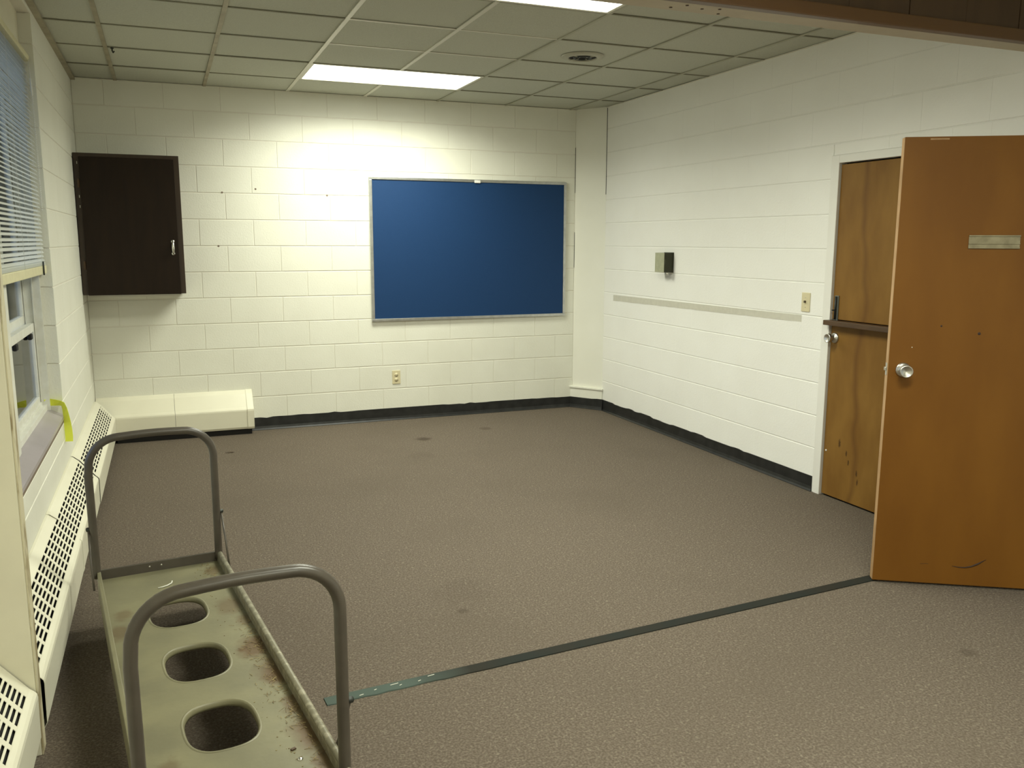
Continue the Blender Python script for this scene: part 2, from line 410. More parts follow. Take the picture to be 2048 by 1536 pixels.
# fillet of the head panel above the blind
box('head_panel', -.2, -.06, WY1, WY0, 2.475, WZ1, 'jambpaint', wl)

# corner chase (chamfered column in the back right corner)
cv = Vector((W - XE, YC, 0)); cl = cv.length; cd = cv.normalized(); cn = Vector((cd.y, -cd.x, 0))
cn = cn if cn.x < 0 else -cn
cm_ = MB().prism([(XE, 0), (W, YC), (W + .1, YC), (W + .1, .1), (XE, .1)], 0, ZC + .03, lambda a, b, h: (a, b, h))
wc = struct('wall_corner', cm_.build('wall_corner', 'plaster'), 'smooth painted chase boxing across the back right corner')
# narrow dark cracks where it meets the block walls
for (p, z0, z1) in ((Vector((XE, 0, 0)), 1.97, 2.37), (Vector((XE, 0, 0)), 1.30, 1.62), (Vector((W, YC, 0)), 1.95, 2.69)):
    q = p + cn * .0015
    MB().obox(q - cd * .003, cd * .005, cn * .0015, Vector((0, 0, z1 - z0))).build('crack', 'crack', wc, loc=(0, 0, z0))
tr_m = MB()
a = Vector((XE, 0, .0)) - cd * .02; tr_m.obox(a + cn * 0.0, cd * (cl + .026), cn * .018, Vector((0, 0, .185)), .003)
a = Vector((XE, 0, .185)) - cd * .035; tr_m.obox(a, cd * (cl + .05), cn * .03, Vector((0, 0, .016)), .003)
struct('trim_1', tr_m.build('trim_1', 'plaster'), 'white boxed plinth with a ledge at the foot of the corner chase')

# ------------------------------------------------------------------ floor
struct('floor', box('floor', -.2, W + 1.0, YN, .2, -.06, 0, 'carpet'), 'mottled brown mauve carpet over the whole floor')

# ------------------------------------------------------------------ cove base
def base_run(name, pts, nrm, label, htop=.100):
    """polyline of wall points; nrm: normals into the room per segment"""
    m = MB()
    for (p, q), nn in zip(zip(pts[:-1], pts[1:]), nrm):
        p, q, nn = Vector(p), Vector(q), Vector(nn); Lg = (q - p).length; K = max(2, int(Lg / .05)); V = []; F = []
        jag = 0
        for i in range(K + 1):
            c = p.lerp(q, i / K)
            if rnd.random() < .35: jag = rnd.uniform(-.007, .006)
            for (o, z) in ((0, htop + jag), (.004, htop + jag), (.0045, .03), (.008, .012), (.019, .003), (.019, 0)):
                V.append(c + nn * o + Vector((0, 0, z)))
        for i in range(K):
            for k in range(5):
                F.append([i * 6 + k, i * 6 + k + 1, (i + 1) * 6 + k + 1, (i + 1) * 6 + k])
        F.append([0, 1, 2, 3, 4, 5]); F.append([K * 6 + k for k in range(6)][::-1])
        m.add(V, F)
    return struct(name, m.build(name, 'base'), label)
base_run('baseboard_back', [(.10, 0, 0), (XE - .01, 0, 0)], [(0, -1, 0)], 'black vinyl cove base along the back wall', .104)
c0 = Vector((XE, 0, 0)) + cn * .018 - cd * .02; c1 = Vector((W, YC, 0)) + cn * .018 + cd * .016
base_run('baseboard_corner', [c0, c1], [cn], 'black vinyl cove base across the corner chase', .098)
base_run('baseboard_right', [(W, YC - .0, 0), (W, DY0, 0)], [(-1, 0, 0)], 'black vinyl cove base with ragged paint line along the right wall')

# ------------------------------------------------------------------ ceiling
ce = struct('ceiling', box('ceiling', -.2, W + 1.0, YN, .2, ZC + .10, ZC + .2, 'joint'), 'suspended ceiling of fibre tiles in a metal grid')
xs = [0.0] + [.2945 + G * k for k in range(7)] + [W]
ys = [0.0] + [-.566 - G * k for k in range(14)]
LIGHTS = [(3, 1), (3, 5), (3, 9), (3, 13)]     # (column, row) of each 2-cell fitting; last unseen, added to light the near side
lit = set()
for c, r_ in LIGHTS:
    lit.add((c + 0, r_)); lit.add((c + 1, r_))
VENT = (3.09, -2.05)
tcache = {}
for i in range(len(xs) - 1):
    for j in range(len(ys) - 1):
        if (i, j) in lit: continue
        wx, wy = xs[i + 1] - xs[i], ys[j] - ys[j + 1]
        k = (round(wx, 3), round(wy, 3))
        if k not in tcache:
            me = MB().box(.004, wx - .004, .004, wy - .004, 0, .014, .002)
            mm = bpy.data.meshes.new('ceiling_tile'); mm.from_pydata(me.V, [], me.F); mm.materials.append(MT['tile']); tcache[k] = mm
        link('ceiling_tile', tcache[k], None, ce, (xs[i], ys[j + 1], ZC + .003 + rnd.uniform(0, .003)), None)
for i, x in enumerate(xs[1:-1]):
    mt = 'tee_brown_shade' if i in (0, 1) else ('tee' if i in (2, 3) else 'tee_mid'); hw = .012 if i < 4 else .009
    segs = [(0, -4.28), (-4.47, YN)]
    if i + 1 == 4: segs = [(0, ys[1]), (ys[2], ys[5]), (ys[6], -4.28), (-4.47, ys[9]), (ys[10], ys[13]), (ys[14], YN)]
    for s0, s1 in segs:
        MB().box(x - hw, x + hw, s0, s1, ZC - .003, ZC + .003).build('grid_tee', mt, ce)
for j, y in enumerate(ys[1:]):
    for i in range(len(xs) - 1):
        if (i, j) in lit and False: continue
        if i == 3 and ((2, j) in lit or (2, j + 1) in lit) and False: continue
        MB().box(xs[i] + .012, xs[i + 1] - .012, y - .007, y + .007, ZC - .0015, ZC + .003).build('cross_tee', 'tee' if i in (3, 4) and j in (2, 3) else 'tee_dark', ce)  # bright colour where the tees look lit, shaded colour elsewhere
# wall angles
MB().box(0, XE, -.018, 0, ZC - .002, ZC + .001).box(0, XE, -.001, -.0001, ZC - .001, ZC + .02).build('wall_angle', 'tee', ce)
MB().box(0, .03, 0, -4.28, ZC - .016, ZC + .001).build('wall_angle', 'tee_brown_shade', ce)
MB().box(W - .018, W, YC, -4.28, ZC - .002, ZC + .001).build('wall_angle', 'tee', ce)

# ------------------------------------------------------------------ fluorescent fittings
lab = ['blown out white fluorescent fitting in the ceiling near the blue board wall',
       'fluorescent fitting cut off by the top edge beside the header beam',
       'fluorescent fitting in the near room just behind the header beam', 'unseen fluorescent fitting added over the camera end to brighten the near room']
for q, (c, r_) in enumerate(LIGHTS):
    x0, x1 = xs[c], xs[c + 2]; y1, y0 = ys[r_], ys[r_ + 1]
    t = empty('ceiling_light', ((x0 + x1) / 2, (y0 + y1) / 2, ZC), 0, lab[q], 'light', 'fluorescent ceiling fittings')
    X, Y = (x1 - x0) / 2, (y1 - y0) / 2; f = .028
    m = MB()
    for bx in ((-X + .006, X - .006, -Y + .006, -Y + f), (-X + .006, X - .006, Y - f, Y - .006), (-X + .006, -X + f, -Y + f, Y - f), (X - f, X - .006, -Y + f, Y - f)):
        m.box(*bx, -.002, .012, .001)
    m.build('frame', 'tee', t)
    MB().box(-X + .02, X - .02, -Y + .02, Y - .02, .03, .09).build('housing', 'tee', t)
    MB().box(-X + f, X - f, -Y + f, Y - f, .001, .006, .001).build('diffuser', 'lit', t)
    ld = bpy.data.lights.new('tube_light', 'AREA'); ld.shape = 'RECTANGLE'; ld.size = 2 * (X - f); ld.size_y = 2 * (Y - f)
    ld.energy = TUBES; ld.color = LIGHT_COL; ld.spread = math.radians(157)
    lo_ = bpy.data.objects.new('tube_light', ld); COL.objects.link(lo_); lo_.parent = t; lo_.location = (0, 0, -.004)

# round ceiling air diffuser
t = empty('ceiling_vent', (VENT[0], VENT[1], ZC), 0, 'round metal air diffuser in the ceiling toward the right wall', 'vent')
MB().lathe([(.136, .002), (.134, -.004), (.122, -.010), (.098, -.014), (.092, -.012), (.090, -.004)], (0, 0, 0), (0, 0, 1), 40).build('outer_ring', 'vent', t)
MB().lathe([(.091, -.0045), (.0, -.0045)], (0, 0, 0), (0, 0, 1), 30).build('throat_shade_disc', 'dark', t)  # flat near-black disc: shade of the recess put into the colour
MB().lathe([(.060, -.006), (.058, -.013), (.050, -.015), (.046, -.010), (.045, -.006)], (0, 0, 0), (0, 0, 1), 30).build('inner_ring', 'iron', t)
for k in range(4):
    a = k * math.pi / 2 + .5; MB().tube([(.03 * math.cos(a), .03 * math.sin(a), -.010), (.093 * math.cos(a), .093 * math.sin(a), -.010)], .003, 6).build('spider_arm', 'vent', t)
m = MB().tube([(.333, -1.185, ZC), (.333, -1.185, ZC - .02), (.338, -1.195, ZC - .032), (.345, -1.20, ZC - .024)], .004, 8).lathe([(.010, 0), (.010, -.006), (0, -.006)], (.333, -1.185, ZC - .002), (0, 0, 1), 12)
tag(m.build('ceiling_hook', 'iron'), 'tiny dark hook hanging from the brownish ceiling grid at left', 'hook')

# ------------------------------------------------------------------ partition header
HZ = 2.38
hd = empty('trim_2', (0, -4.38, HZ), 0, 'header beam across the room with beige soffit and brown wood face', None, None, 'structure')
def hb(name, x0, x1, y0, y1, z0, z1, mat, b=0.002, pr=None): return MB().box(x0, x1, y0 + 4.38, y1 + 4.38, z0 - HZ, z1 - HZ, b).build(name, mat, pr or hd)
sof = hb('soffit_board', 0, W, -4.40, -4.29, HZ, HZ + .02, 'beige_trim')
hb('header_core', 0, W, -4.40, -4.30, HZ + .021, ZC + .1, 'plaster', .001)
hb('edge_trim', 0, W, -4.445, -4.402, HZ - .004, HZ + .045, 'stain_trim', .004)
x = 0.0; k = 0
while x < W - .01:
    x2 = min(W, x + .305)
    hb('wood_panel', x + .0015, x2 - .0015, -4.425 - (k % 2) * .002, -4.402, HZ + .046, ZC + .05, 'panelwood', .002); x = x2; k += 1
MB().tube([(3.14, -.03, .16), (3.14, -.085, .155), (3.14, -.10, .135)], .008, 8).build('peg', 'iron', hd)
for hx, hy in ((2.319, -4.325), (2.437, -4.350), (2.532, -4.315), (2.50, -4.37), (2.36, -4.37)):
    MB().lathe([(0, 0), (.006, 0), (.006, -.002), (0, -.002)], (hx, hy + 4.38, 0), (0, 0, 1), 10).build('screw_hole', 'shelfwood', hd)

# left jamb of the partition
jb = struct('trim_3', MB().box(0.0, .1215, -4.45, -4.395, 0, HZ, .002).build('trim_3', 'jambpaint'), 'cream partition jamb board standing out from the left wall')
MB().box(.1217, .126, -4.448, -4.386, .0, HZ - .001, .001).build('edge_strip', 'chipped', jb)

# ------------------------------------------------------------------ floor track
p0, p1 = Vector((.970, -4.462, 0)), Vector((3.53, -4.297, 0)); d = (p1 - p0); dn_ = d.normalized(); nn = Vector((-dn_.y, dn_.x, 0))
m = MB(); K = 60; V = []; F = []
for i in range(K + 1):
    c = p0.lerp(p1, i / K); e = rnd.uniform(-.0035, .0035) if i < 16 else 0
    for o, z in ((-.027 + e, 0.0005), (-.025 + e, .004), (.025, .004), (.027, .0005)): V.append(c + nn * o + Vector((0, 0, z)))
for i in range(K):
    for k in range(3): F.append([i * 4 + k, i * 4 + k + 1, i * 4 + 5 + k, i * 4 + 4 + k])
F += [[0, 1, 2, 3], [K * 4 + 3, K * 4 + 2, K * 4 + 1, K * 4]]
m.add(V, F); tk = m.build('floor_track', 'track'); tag(tk, 'long dark metal floor strip running across the carpet to the open door', 'floor strip')
t1 = MT['track']
mixin(t1, spot_mask(t1, (1.05, -4.45, 0), .42, .8, .2), (0.085, 0.115, 0.098))
for i in range(7):
    c = p0.lerp(p1, .02 + .02 * i + rnd.uniform(0, .01)) + nn * rnd.uniform(-.014, .014)
    MB().obox(c + Vector((0, 0, .0042)), dn_ * rnd.uniform(.008, .03) + nn * .003, nn * .003, (0, 0, .0006)).build('paint_fleck', 'tapegrey', tk)

# ------------------------------------------------------------------ dutch door in the right wall (door_1)
fr_ = MB()
fr_.box(W - .012, W + .16, DY0, DY0 - .063, 0, DZ, .003)
fr_.box(W - .012, W + .16, DY1 + .063, DY1, 0, DZ, .003)
fr_.box(W - .012, W + .16, DY0 - .063, DY1 + .063, DZ - .045, DZ, .003)
d1 = struct('door_1', fr_.build('door_1', 'frame_white'), 'closed wooden dutch door with shelf, in a white painted frame on the right wall')
A, Bq = DY0 - .066, DY1 + .066
box('gap_shade_sheet', W + .046, W + .056, A + .003, Bq - .003, 0, DZ - .044, 'dark', d1)  # near-black sheet behind both leaves paints the shade in the door gaps
up = box('upper_leaf', W + .004, W + .045, A - .002, Bq + .002, 1.085, DZ - .054, 'door_far', d1, .002)
lo = box('lower_leaf', W + .004, W + .045, A - .002, Bq + .002, .012, 1.05, 'door_far', d1, .002)
sh = box('shelf', W - .052, W + .05, A + .012, Bq + .01, 1.051, 1.080, 'shelfwood', d1, .003)
# surface bolt
bl = MB().box(W - .002, W + .004, A - .018, A - .052, 1.075, 1.225, .002).build('bolt', 'zinc', up)
MB().tube([(W - .009, A - .035, 1.085), (W - .009, A - .035, 1.22)], .0055, 8).tube([(W - .009, A - .035, 1.14), (W - .028, A - .030, 1.14)], .004, 8).build('bolt_rod', 'iron', bl) if False else MB().tube([(W - .009, A - .035, 1.085), (W - .009, A - .035, 1.22)], .0055, 8).tube([(W - .009, A - .035, 1.14), (W - .028, A - .030, 1.14)], .004, 8).build('bolt_rod', 'iron', up)
KN = [(0, .000), (.032, .000), (.032, .004), (.027, .010), (.014, .013), (.012, .030), (.018, .036), (.0265, .043), (.0275, .058), (.025, .0615), (.022, .060), (.012, .0545), (0, .053)]
kn = MB().lathe(KN, (W + .004, A - .035, .975), (-1, 0, 0), 28).build('knob', 'satin', lo)
fk = MB().lathe([(.006, .0), (.005, .003), (0, .003)], (W + .0035, A - .022, .285), (-1, 0, 0), 8).build('paint_spot', 'frame_white', lo)

# ------------------------------------------------------------------ open door leaf (door_2) hinged on the right wall
a0 = Vector((3.482, -4.33, 0)); dd = Vector((.85584, -.51723, 0)); nb = Vector((.51723, .85584, 0))   # nb points away from the camera
LW = .860
d2 = empty('door_2', (a0.x, a0.y, 0), 0, 'large open wooden door leaf standing into the room at right', None, None, 'structure')
d2['kind'] = 'structure'
def P2(s, z, o=0.0): return dd * s - nb * o + Vector((0, 0, z))
def leaf_box(name, s0, s1, z0, z1, o0, o1, mat, b=.001, parent=None):
    return MB().obox(P2(s0, z0, o0), dd * (s1 - s0), -nb * (o1 - o0), Vector((0, 0, z1 - z0)), b).build(name, mat, parent or d2)
lf = leaf_box('leaf', 0, LW, .010, 1.975, -.040, 0, 'door_near', .002)
leaf_box('leaf_edge', -.0015, -.0001, .012, 1.973, -.039, -.001, 'edgewood', .0003)
leaf_box('latch_plate', -.0035, -.0016, .958, 1.012, -.032, -.008, 'satin', .0005)
MB().obox(P2(-.011, .978, -.028), dd * .008, -nb * .014, Vector((0, 0, .016)), .002).build('latch_bolt', 'satin', d2)
MB().lathe([(r, h * 1.0) for r, h in KN], P2(.062, .985, 0), -nb, 32).build('knob', 'satin', d2)
hl = leaf_box('name_plate_holder', .284, .486, 1.512, 1.568, .0003, .003, 'holder', .0008)
for z0, z1 in ((1.512, 1.518), (1.530, 1.535), (1.562, 1.568)):
    leaf_box('holder_lip', .284, .486, z0, z1, .003, .007, 'holder', .001, d2)
sc = [(.335, .098), (.36, .094), (.39, .094), (.415, .100), (.44, .113), (.475, .136)]
MB().tube([P2(s, z, .0002) for s, z in sc], [.0008, .002, .0028, .0034, .0042, .001], 6).build('scuff_mark', 'scuff', d2)
MB().tube([P2(.20, .10, .0001), P2(.225, .103, .0001), P2(.235, .101, .0001)], .0008, 5).build('scuff_mark', 'scuff', d2)
for s, z, r in ((.205, 1.18, .004), (.36, 1.15, .006), (.092, 1.085, .002)):
    MB().lathe([(0, .0006), (r, .0004), (r * 1.1, 0)], P2(s, z, .0), -nb, 10).build('dent', 'scuff' if r > .003 else 'scrap', d2)
leaf_box('chip', .10, .175, 1.962, 1.968, .0002, .001, 'edgewood', .0003)
for z in (.25, 1.0, 1.75):
    MB().tube([P2(LW + .004, z - .045, -.030), P2(LW + .004, z + .045, -.030)], .006, 8).build('hinge', 'satin', d2)
# its frame in the right wall
fr2 = MB()
fr2.box(W - .012, W + .16, -4.745, -4.80, 0, 2.03, .003).box(W - .012, W + .16, -5.72, -5.775, 0, 2.03, .003).box(W - .012, W + .16, -4.80, -5.72, 1.985, 2.04, .003)
struct('door_3', fr2.build('door_3', 'frame_white'), 'white painted frame of the doorway behind the open door leaf')

# ------------------------------------------------------------------ dark wall cabinet
CX0, CX1, CY, CZ0, CZ1 = 0.004, .690, -.345, 1.150, 2.137
cb = empty('wall_cabinet', (0, 0, CZ0), 0, 'dark brown single door cabinet hung in the back left corner', 'cabinet')
def cbx(name, *a, mat='brown', b=.001, parent=None):
    x0, x1, y0, y1, z0, z1 = a; return MB().box(x0, x1, y0, y1, z0 - CZ0, z1 - CZ0, b).build(name, mat, parent or cb)
m = MB()
for q in ((CX0, CX0 + .018, 0, CY, CZ0, CZ1), (CX1 - .018, CX1, 0, CY, CZ0, CZ1), (CX0, CX1, 0, CY, CZ1 - .018, CZ1), (CX0, CX1, 0, CY, CZ0 + .012, CZ0 + .03), (CX0, CX1, -.006, 0, CZ0, CZ1)):
    m.box(q[0], q[1], q[2], q[3], q[4] - CZ0, q[5] - CZ0, .001)
m.build('carcass', 'brown2', cb)
m = MB()
for q in ((CX0, .045, CZ0, CZ1), (.648, CX1, CZ0, CZ1), (.045, .648, CZ1 - .032, CZ1), (.045, .648, CZ0, CZ0 + .012)):
    m.box(q[0], q[1], CY, CY - .018, q[2] - CZ0, q[3] - CZ0, .001)
m.build('face_frame', 'brown2', cb)
cdoor = cbx('door', .040, .655, CY - .0185, CY - .037, CZ0 - .002, CZ1 - .027, b=.002)
MB().tube([(.618, CY - .037, 1.530 - CZ0), (.618, CY - .052, 1.520 - CZ0), (.618, CY - .058, 1.485 - CZ0), (.618, CY - .052, 1.450 - CZ0), (.618, CY - .037, 1.440 - CZ0)], [.005, .009, .011, .009, .005], 10).lathe([(.012, .0), (.012, .003), (0, .003)], (.618, CY - .037, 1.528 - CZ0), (0, -1, 0), 12).lathe([(.012, .0), (.012, .003), (0, .003)], (.618, CY - .037, 1.442 - CZ0), (0, -1, 0), 12).build('handle', 'chrome', cdoor)
for z in (1.93, 1.36):
    MB().tube([(.034, CY - .022, z - .03 - CZ0), (.034, CY - .022, z + .03 - CZ0)], .004, 8).box(.022, .034, CY - .0185, CY - .022, z - .03 - CZ0, z + .03 - CZ0).build('hinge', 'shelfwood', cb)
for z in (1.84, 1.77, 2.07):
    MB().box(.026, .030, CY - .0182, CY - .0192, z - .01 - CZ0, z + .008 - CZ0).build('paint_fleck', 'tapegrey', cb)
tag(box('ledger_board', 0.004, .62, -.02, -.001, 1.112, 1.149, 'plaster', None, .002), 'white painted ledger strip on the wall under the dark cabinet', 'board')

# ------------------------------------------------------------------ blue board
BX0, BX1, BZ0, BZ1 = 2.155, 3.952, .862, 2.062
bb = empty('bulletin_board', ((BX0 + BX1) / 2, 0, BZ0), 0, 'large blue bulletin board in an aluminium frame on the back wall', 'board')
hx = (BX1 - BX0) / 2; hz = BZ1 - BZ0
MB().box(-hx + .01, hx - .01, -.004, -.016, .01, hz - .01).build('panel', 'blue', bb)
fw = .024
for q in ((-hx, hx, 0, fw), (-hx, hx, hz - fw, hz)):
    MB().box(q[0], q[1], -.001, -.024, q[2], q[3], .003).build('frame_rail', 'alu', bb)
for q in ((-hx, -hx + fw), (hx - fw, hx)):
    MB().box(q[0], q[1], -.001, -.0235, fw + .0003, hz - fw - .0003, .003).build('frame_rail', 'alu', bb)
MB().box(.02, .075, -.02, -.03, hz - .030, hz - .006, .004).build('clip', 'frame_white', bb)

# ------------------------------------------------------------------ outlet, switch, thermostat, tape, pits
o1 = empty('wall_outlet', (2.357, 0, .375), 0, 'ivory duplex outlet low on the back wall under the blue board', 'outlet')
MB().box(-.036, .036, -.0005, -.006, -.058, .058, .003).build('cover_plate', 'ivory', o1)
for z in (-.021, .021):
    rc = MB().lathe([(.017, 0), (.017, .002), (0, .002)], (0, -.006, z), (0, -1, 0), 20).build('receptacle', 'ivory', o1)
    MB().box(-.007, -.005, -.0081, -.0084, z - .002, z + .006).box(.005, .007, -.0081, -.0084, z - .002, z + .006).box(-.002, .002, -.0081, -.0084, z - .011, z - .007).build('slot', 'ivory_dark', rc)
MB().lathe([(.003, 0), (.003, .001), (0, .001)], (0, -.006, 0), (0, -1, 0), 10).build('screw', 'satin', o1)
s1 = empty('light_switch', (W, -2.915, 1.170), 0, 'ivory single light switch on the right wall beside the dutch door', 'switch')
MB().box(-.0005, -.006, -.037, .037, -.059, .059, .003).build('cover_plate', 'ivory', s1)
MB().box(-.006, -.018, -.005, .005, -.004, .010, .002).build('toggle', 'ivory_dark', s1)
for z in (-.03, .03): MB().lathe([(.003, 0), (.003, .001), (0, .001)], (-.006, 0, z), (-1, 0, 0), 10).build('screw', 'satin', s1)
th = empty('thermostat', (W, -1.327, 1.378), 0, 'small thermostat under a boxy plastic guard on the right wall', 'thermostat')
MB().box(-.001, -.006, -.070, .070, -.079, .077, .002).build('back_plate', 'thermo', th)
MB().box(-.006, -.048, -.050, .050, -.066, .064, .004).build('body', 'thermo', th)
MB().lathe([(.022, 0), (.020, .014), (0, .014)], (-.048, -.012, .005), (-1, 0, 0), 20).build('dial', 'satin', th)
MB().box(-.0845, -.087, -.066, .066, -.076, .074, .001).build('guard_front', 'guard', th)
m = MB()
for q in ((-.006, -.084, -.066, -.063, -.076, .074), (-.006, -.084, .063, .066, -.076, .074), (-.006, -.084, -.063, .063, -.076, -.073), (-.006, -.084, -.063, .063, .071, .074)):
    m.box(*q)
m.build('guard_sides', 'guard_side', th)
MB().box(-.038, -.068, -.066, -.050, -.098, -.077, .003).lathe([(.010, 0), (.010, .006), (0, .006)], (-.053, -.066, -.087), (0, -1, 0), 14).build('lock', 'satin', th)

ts = MB(); V = []; F = []; K = 40
for i in range(K + 1):
    t_ = i / K; y = -.434 + (-2.88 + .434) * t_; z0 = 1.020 + (1.045 - 1.020) * t_ + rnd.uniform(-.0015, .0015); z1 = 1.071 + (1.087 - 1.071) * t_
    V += [(W - .0004, y, z0), (W - .0016, y, z0), (W - .0016, y, z1), (W - .0004, y, z1)]
for i in range(K):
    for k in range(4): F.append([i * 4 + k, i * 4 + (k + 1) % 4, i * 4 + 4 + (k + 1) % 4, i * 4 + 4 + k])
F += [[0, 1, 2, 3], [K * 4 + k for k in (3, 2, 1, 0)]]
ts.add(V, F); tag(ts.build('tape_strip', 'tapegrey'), 'long greyish strip of unpainted wall tape under the thermostat', 'tape')
pits = [((1.001, 0, 1.906), 'dark anchor hole right of the cabinet near its top'), ((1.812, 0, 1.90), 'dark anchor hole just left of the blue board'), ((.954, 0, 1.494), 'small anchor hole right of the cabinet handle'), ((1.253, 0, 1.938), 'faint anchor hole between the cabinet and the blue board')]
for p, l in pits:
    tag(MB().lathe([(0, .0006), (.006, .0008), (.008, .0002)], p, (0, -1, 0), 10).build('wall_anchor', 'sill_edge'), l, 'anchor')

# ------------------------------------------------------------------ baseboard heaters
PROF = [(.001, .343), (.014, .341), (.044, .316), (.119, .222), (.130, .212), (.137, .203), (.139, .192), (.137, .062), (.128, .045), (.112, .045)]
def sweep(name, prof, p, along, into, length, mat, parent, th=.0015):
    """sheet-metal profile (distance from wall, height) swept along a wall"""
    p, along, into = Vector(p), Vector(along), Vector(into); V = []; F = []; n_ = len(prof)
    inner = []
    for i in range(n_):
        a_ = Vector(prof[max(i - 1, 0)]); b_ = Vector(prof[min(i + 1, n_ - 1)]); t_ = (b_ - a_).normalized(); inner.append((prof[i][0] - th * -t_.y * -1 * -1, prof[i][1] - th * t_.x))
    ring = list(prof) + inner[::-1]
    for s in (0, length):
        for a_, z in ring: V.append(p + along * s + into * a_ + Vector((0, 0, z)))
    R_ = len(ring)
    for i in range(R_): F.append([i, (i + 1) % R_, R_ + (i + 1) % R_, R_ + i])
    for i in range(n_ - 1):
        F.append([i, i + 1, R_ - 2 - i, R_ - 1 - i]); F.append([R_ + i, R_ + i + 1, 2 * R_ - 2 - i, 2 * R_ - 1 - i])
    return MB().add(V, F).build(name, mat, parent)

def grille(parent, y0, y1, p=PROF):
    """sloping strip between profile points 2 and 3 with six rows of slots cut through"""
    A_ = Vector((p[2][0], 0, p[2][1])); B_ = Vector((p[3][0], 0, p[3][1])); NR = 7; pitch = .095; V = []; F = []
    K_ = int((y1 - y0) / pitch); pad = ((y1 - y0) - K_ * pitch) / 2
    nrm = Vector((B_.z - A_.z, 0, A_.x - B_.x)).normalized()
    if nrm.z > 0: nrm = -nrm
    # rows across: [bar][slot]... with slot fraction; columns along y
    us = [0.0]
    for k in range(NR): c = (k + .5) / NR; us += [c - .28 / NR, c + .28 / NR]
    us.append(1.0)
    vs = [y0]
    for j in range(K_): c = y0 + pad + (j + .5) * pitch; vs += [c - .036, c + .036]
    vs.append(y1)
    idx = {}
    for a_ in range(len(us)):
        for b_ in range(len(vs)):
            pt = A_.lerp(B_, us[a_]); idx[(a_, b_)] = len(V); V.append((pt.x, vs[b_], pt.z))
    o = len(V)
    V += [tuple(Vector(v) + nrm * .0016) for v in V[:o]]
    for a_ in range(len(us) - 1):
        for b_ in range(len(vs) - 1):
            q = [idx[(a_, b_)], idx[(a_ + 1, b_)], idx[(a_ + 1, b_ + 1)], idx[(a_, b_ + 1)]]
            if a_ % 2 == 1 and b_ % 2 == 1:
                for i in range(4): F.append([q[i], q[(i + 1) % 4], q[(i + 1) % 4] + o, q[i] + o])
            else: F.append(q)
    g_ = mesh('grille', V, F); return link('grille', g_, 'heater', parent)

def heater_left(parent, y0, y1, grill=True, dx=0.0, end_cap=None):
    """one cover section on the left wall between y0 < y1"""
    top = [(a_ + (dx if i > 0 else 0), z) for i, (a_, z) in enumerate(PROF)]
    Lh = y1 - y0
    sweep('top_cover', top[:3], (0, y0, 0), (0, 1, 0), (1, 0, 0), Lh, 'heater', parent)
    sweep('front_cover', top[3:], (0, y0, 0), (0, 1, 0), (1, 0, 0), Lh, 'heater', parent)
    gp = [(a_, z) for a_, z in top]
    # solid rims at each end of the grille strip
    grille(parent, y0 + .02, y1 - .02, gp)
    for q0, q1 in ((y0, y0 + .02), (y1 - .02, y1)):
        MB().add([(top[2][0], q0, top[2][1]), (top[3][0], q0, top[3][1]), (top[3][0], q1, top[3][1]), (top[2][0], q1, top[2][1])], [[0, 1, 2, 3]]).build('end_rim', 'heater', parent)
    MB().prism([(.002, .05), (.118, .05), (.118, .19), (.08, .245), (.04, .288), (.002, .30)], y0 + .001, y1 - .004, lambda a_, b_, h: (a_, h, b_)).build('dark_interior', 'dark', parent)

h1 = empty('baseboard_heater', (0, 0, 0), 0, 'long cream slotted baseboard heater along the left wall below the window', 'heater')
heater_left(h1, -1.925, -.141)
heater_left(h1, -4.372, -1.935, dx=-.004)
MB().box(.001, .122, -1.936, -1.926, .05, .05 + .001).build('joint_strip', 'heater', h1)
# cover joints (thin overlapping straps)
for yj_ in (-3.02,):
    st = [(a_ + .0012, z + .0012) for a_, z in PROF[:3]]
    sweep('joint_strap', st, (0, yj_ - .02, 0), (0, 1, 0), (1, 0, 0), .04, 'heater', h1)
    st = [(a_ - .002, z + .0005) for a_, z in PROF[4:9]]
    sweep('joint_strap', st, (0, yj_ - .02, 0), (0, 1, 0), (1, 0, 0), .04, 'heater', h1)

h2 = empty('baseboard_heater', (0, 0, 0), 0, 'plain cream baseboard heater cover along the back wall under the cabinet', 'heater')
for x0, x1 in ((.004, .560), (.562, 1.105)):
    sweep('cover', PROF if x0 > .1 else PROF, (x0, 0, 0), (1, 0, 0), (0, -1, 0), x1 - x0, 'heater', h2)
big = [(a_ * 1.03 + .001, z + (.003 if z > .2 else 0)) for a_, z in PROF]
ec = sweep('end_cap', big, (1.100, 0, 0), (1, 0, 0), (0, -1, 0), .05, 'heater', h2)
MB().prism([(.002, .05)] + [(a_, z) for a_, z in big[::-1][1:]] , 1.1485, 1.1505, lambda a_, b_, h: (h, -a_, b_)).build('end_plate', 'heater', h2)
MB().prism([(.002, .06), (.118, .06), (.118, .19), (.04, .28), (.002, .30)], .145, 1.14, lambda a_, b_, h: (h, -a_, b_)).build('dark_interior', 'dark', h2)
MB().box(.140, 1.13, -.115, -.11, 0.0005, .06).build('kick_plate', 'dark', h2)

h3 = empty('baseboard_heater', (0, 0, 0), 0, 'near slotted baseboard heater in the bottom left corner before the jamb', 'heater')
heater_left(h3, -7.2, -4.455, dx=-.012)

# ------------------------------------------------------------------ window (sash window in the left wall)
wn = empty('window_1', (0, WY0, WZ0), 0, 'double hung sash window in the left wall behind the blind', None, None, 'structure')
def wb_(name, x0, x1, y0, y1, z0, z1, mat='window_white', b=.002, parent=None):
    return MB().box(x0, x1, y0 - WY0, y1 - WY0, z0 - WZ0, z1 - WZ0, b).build(name, mat, parent or wn)
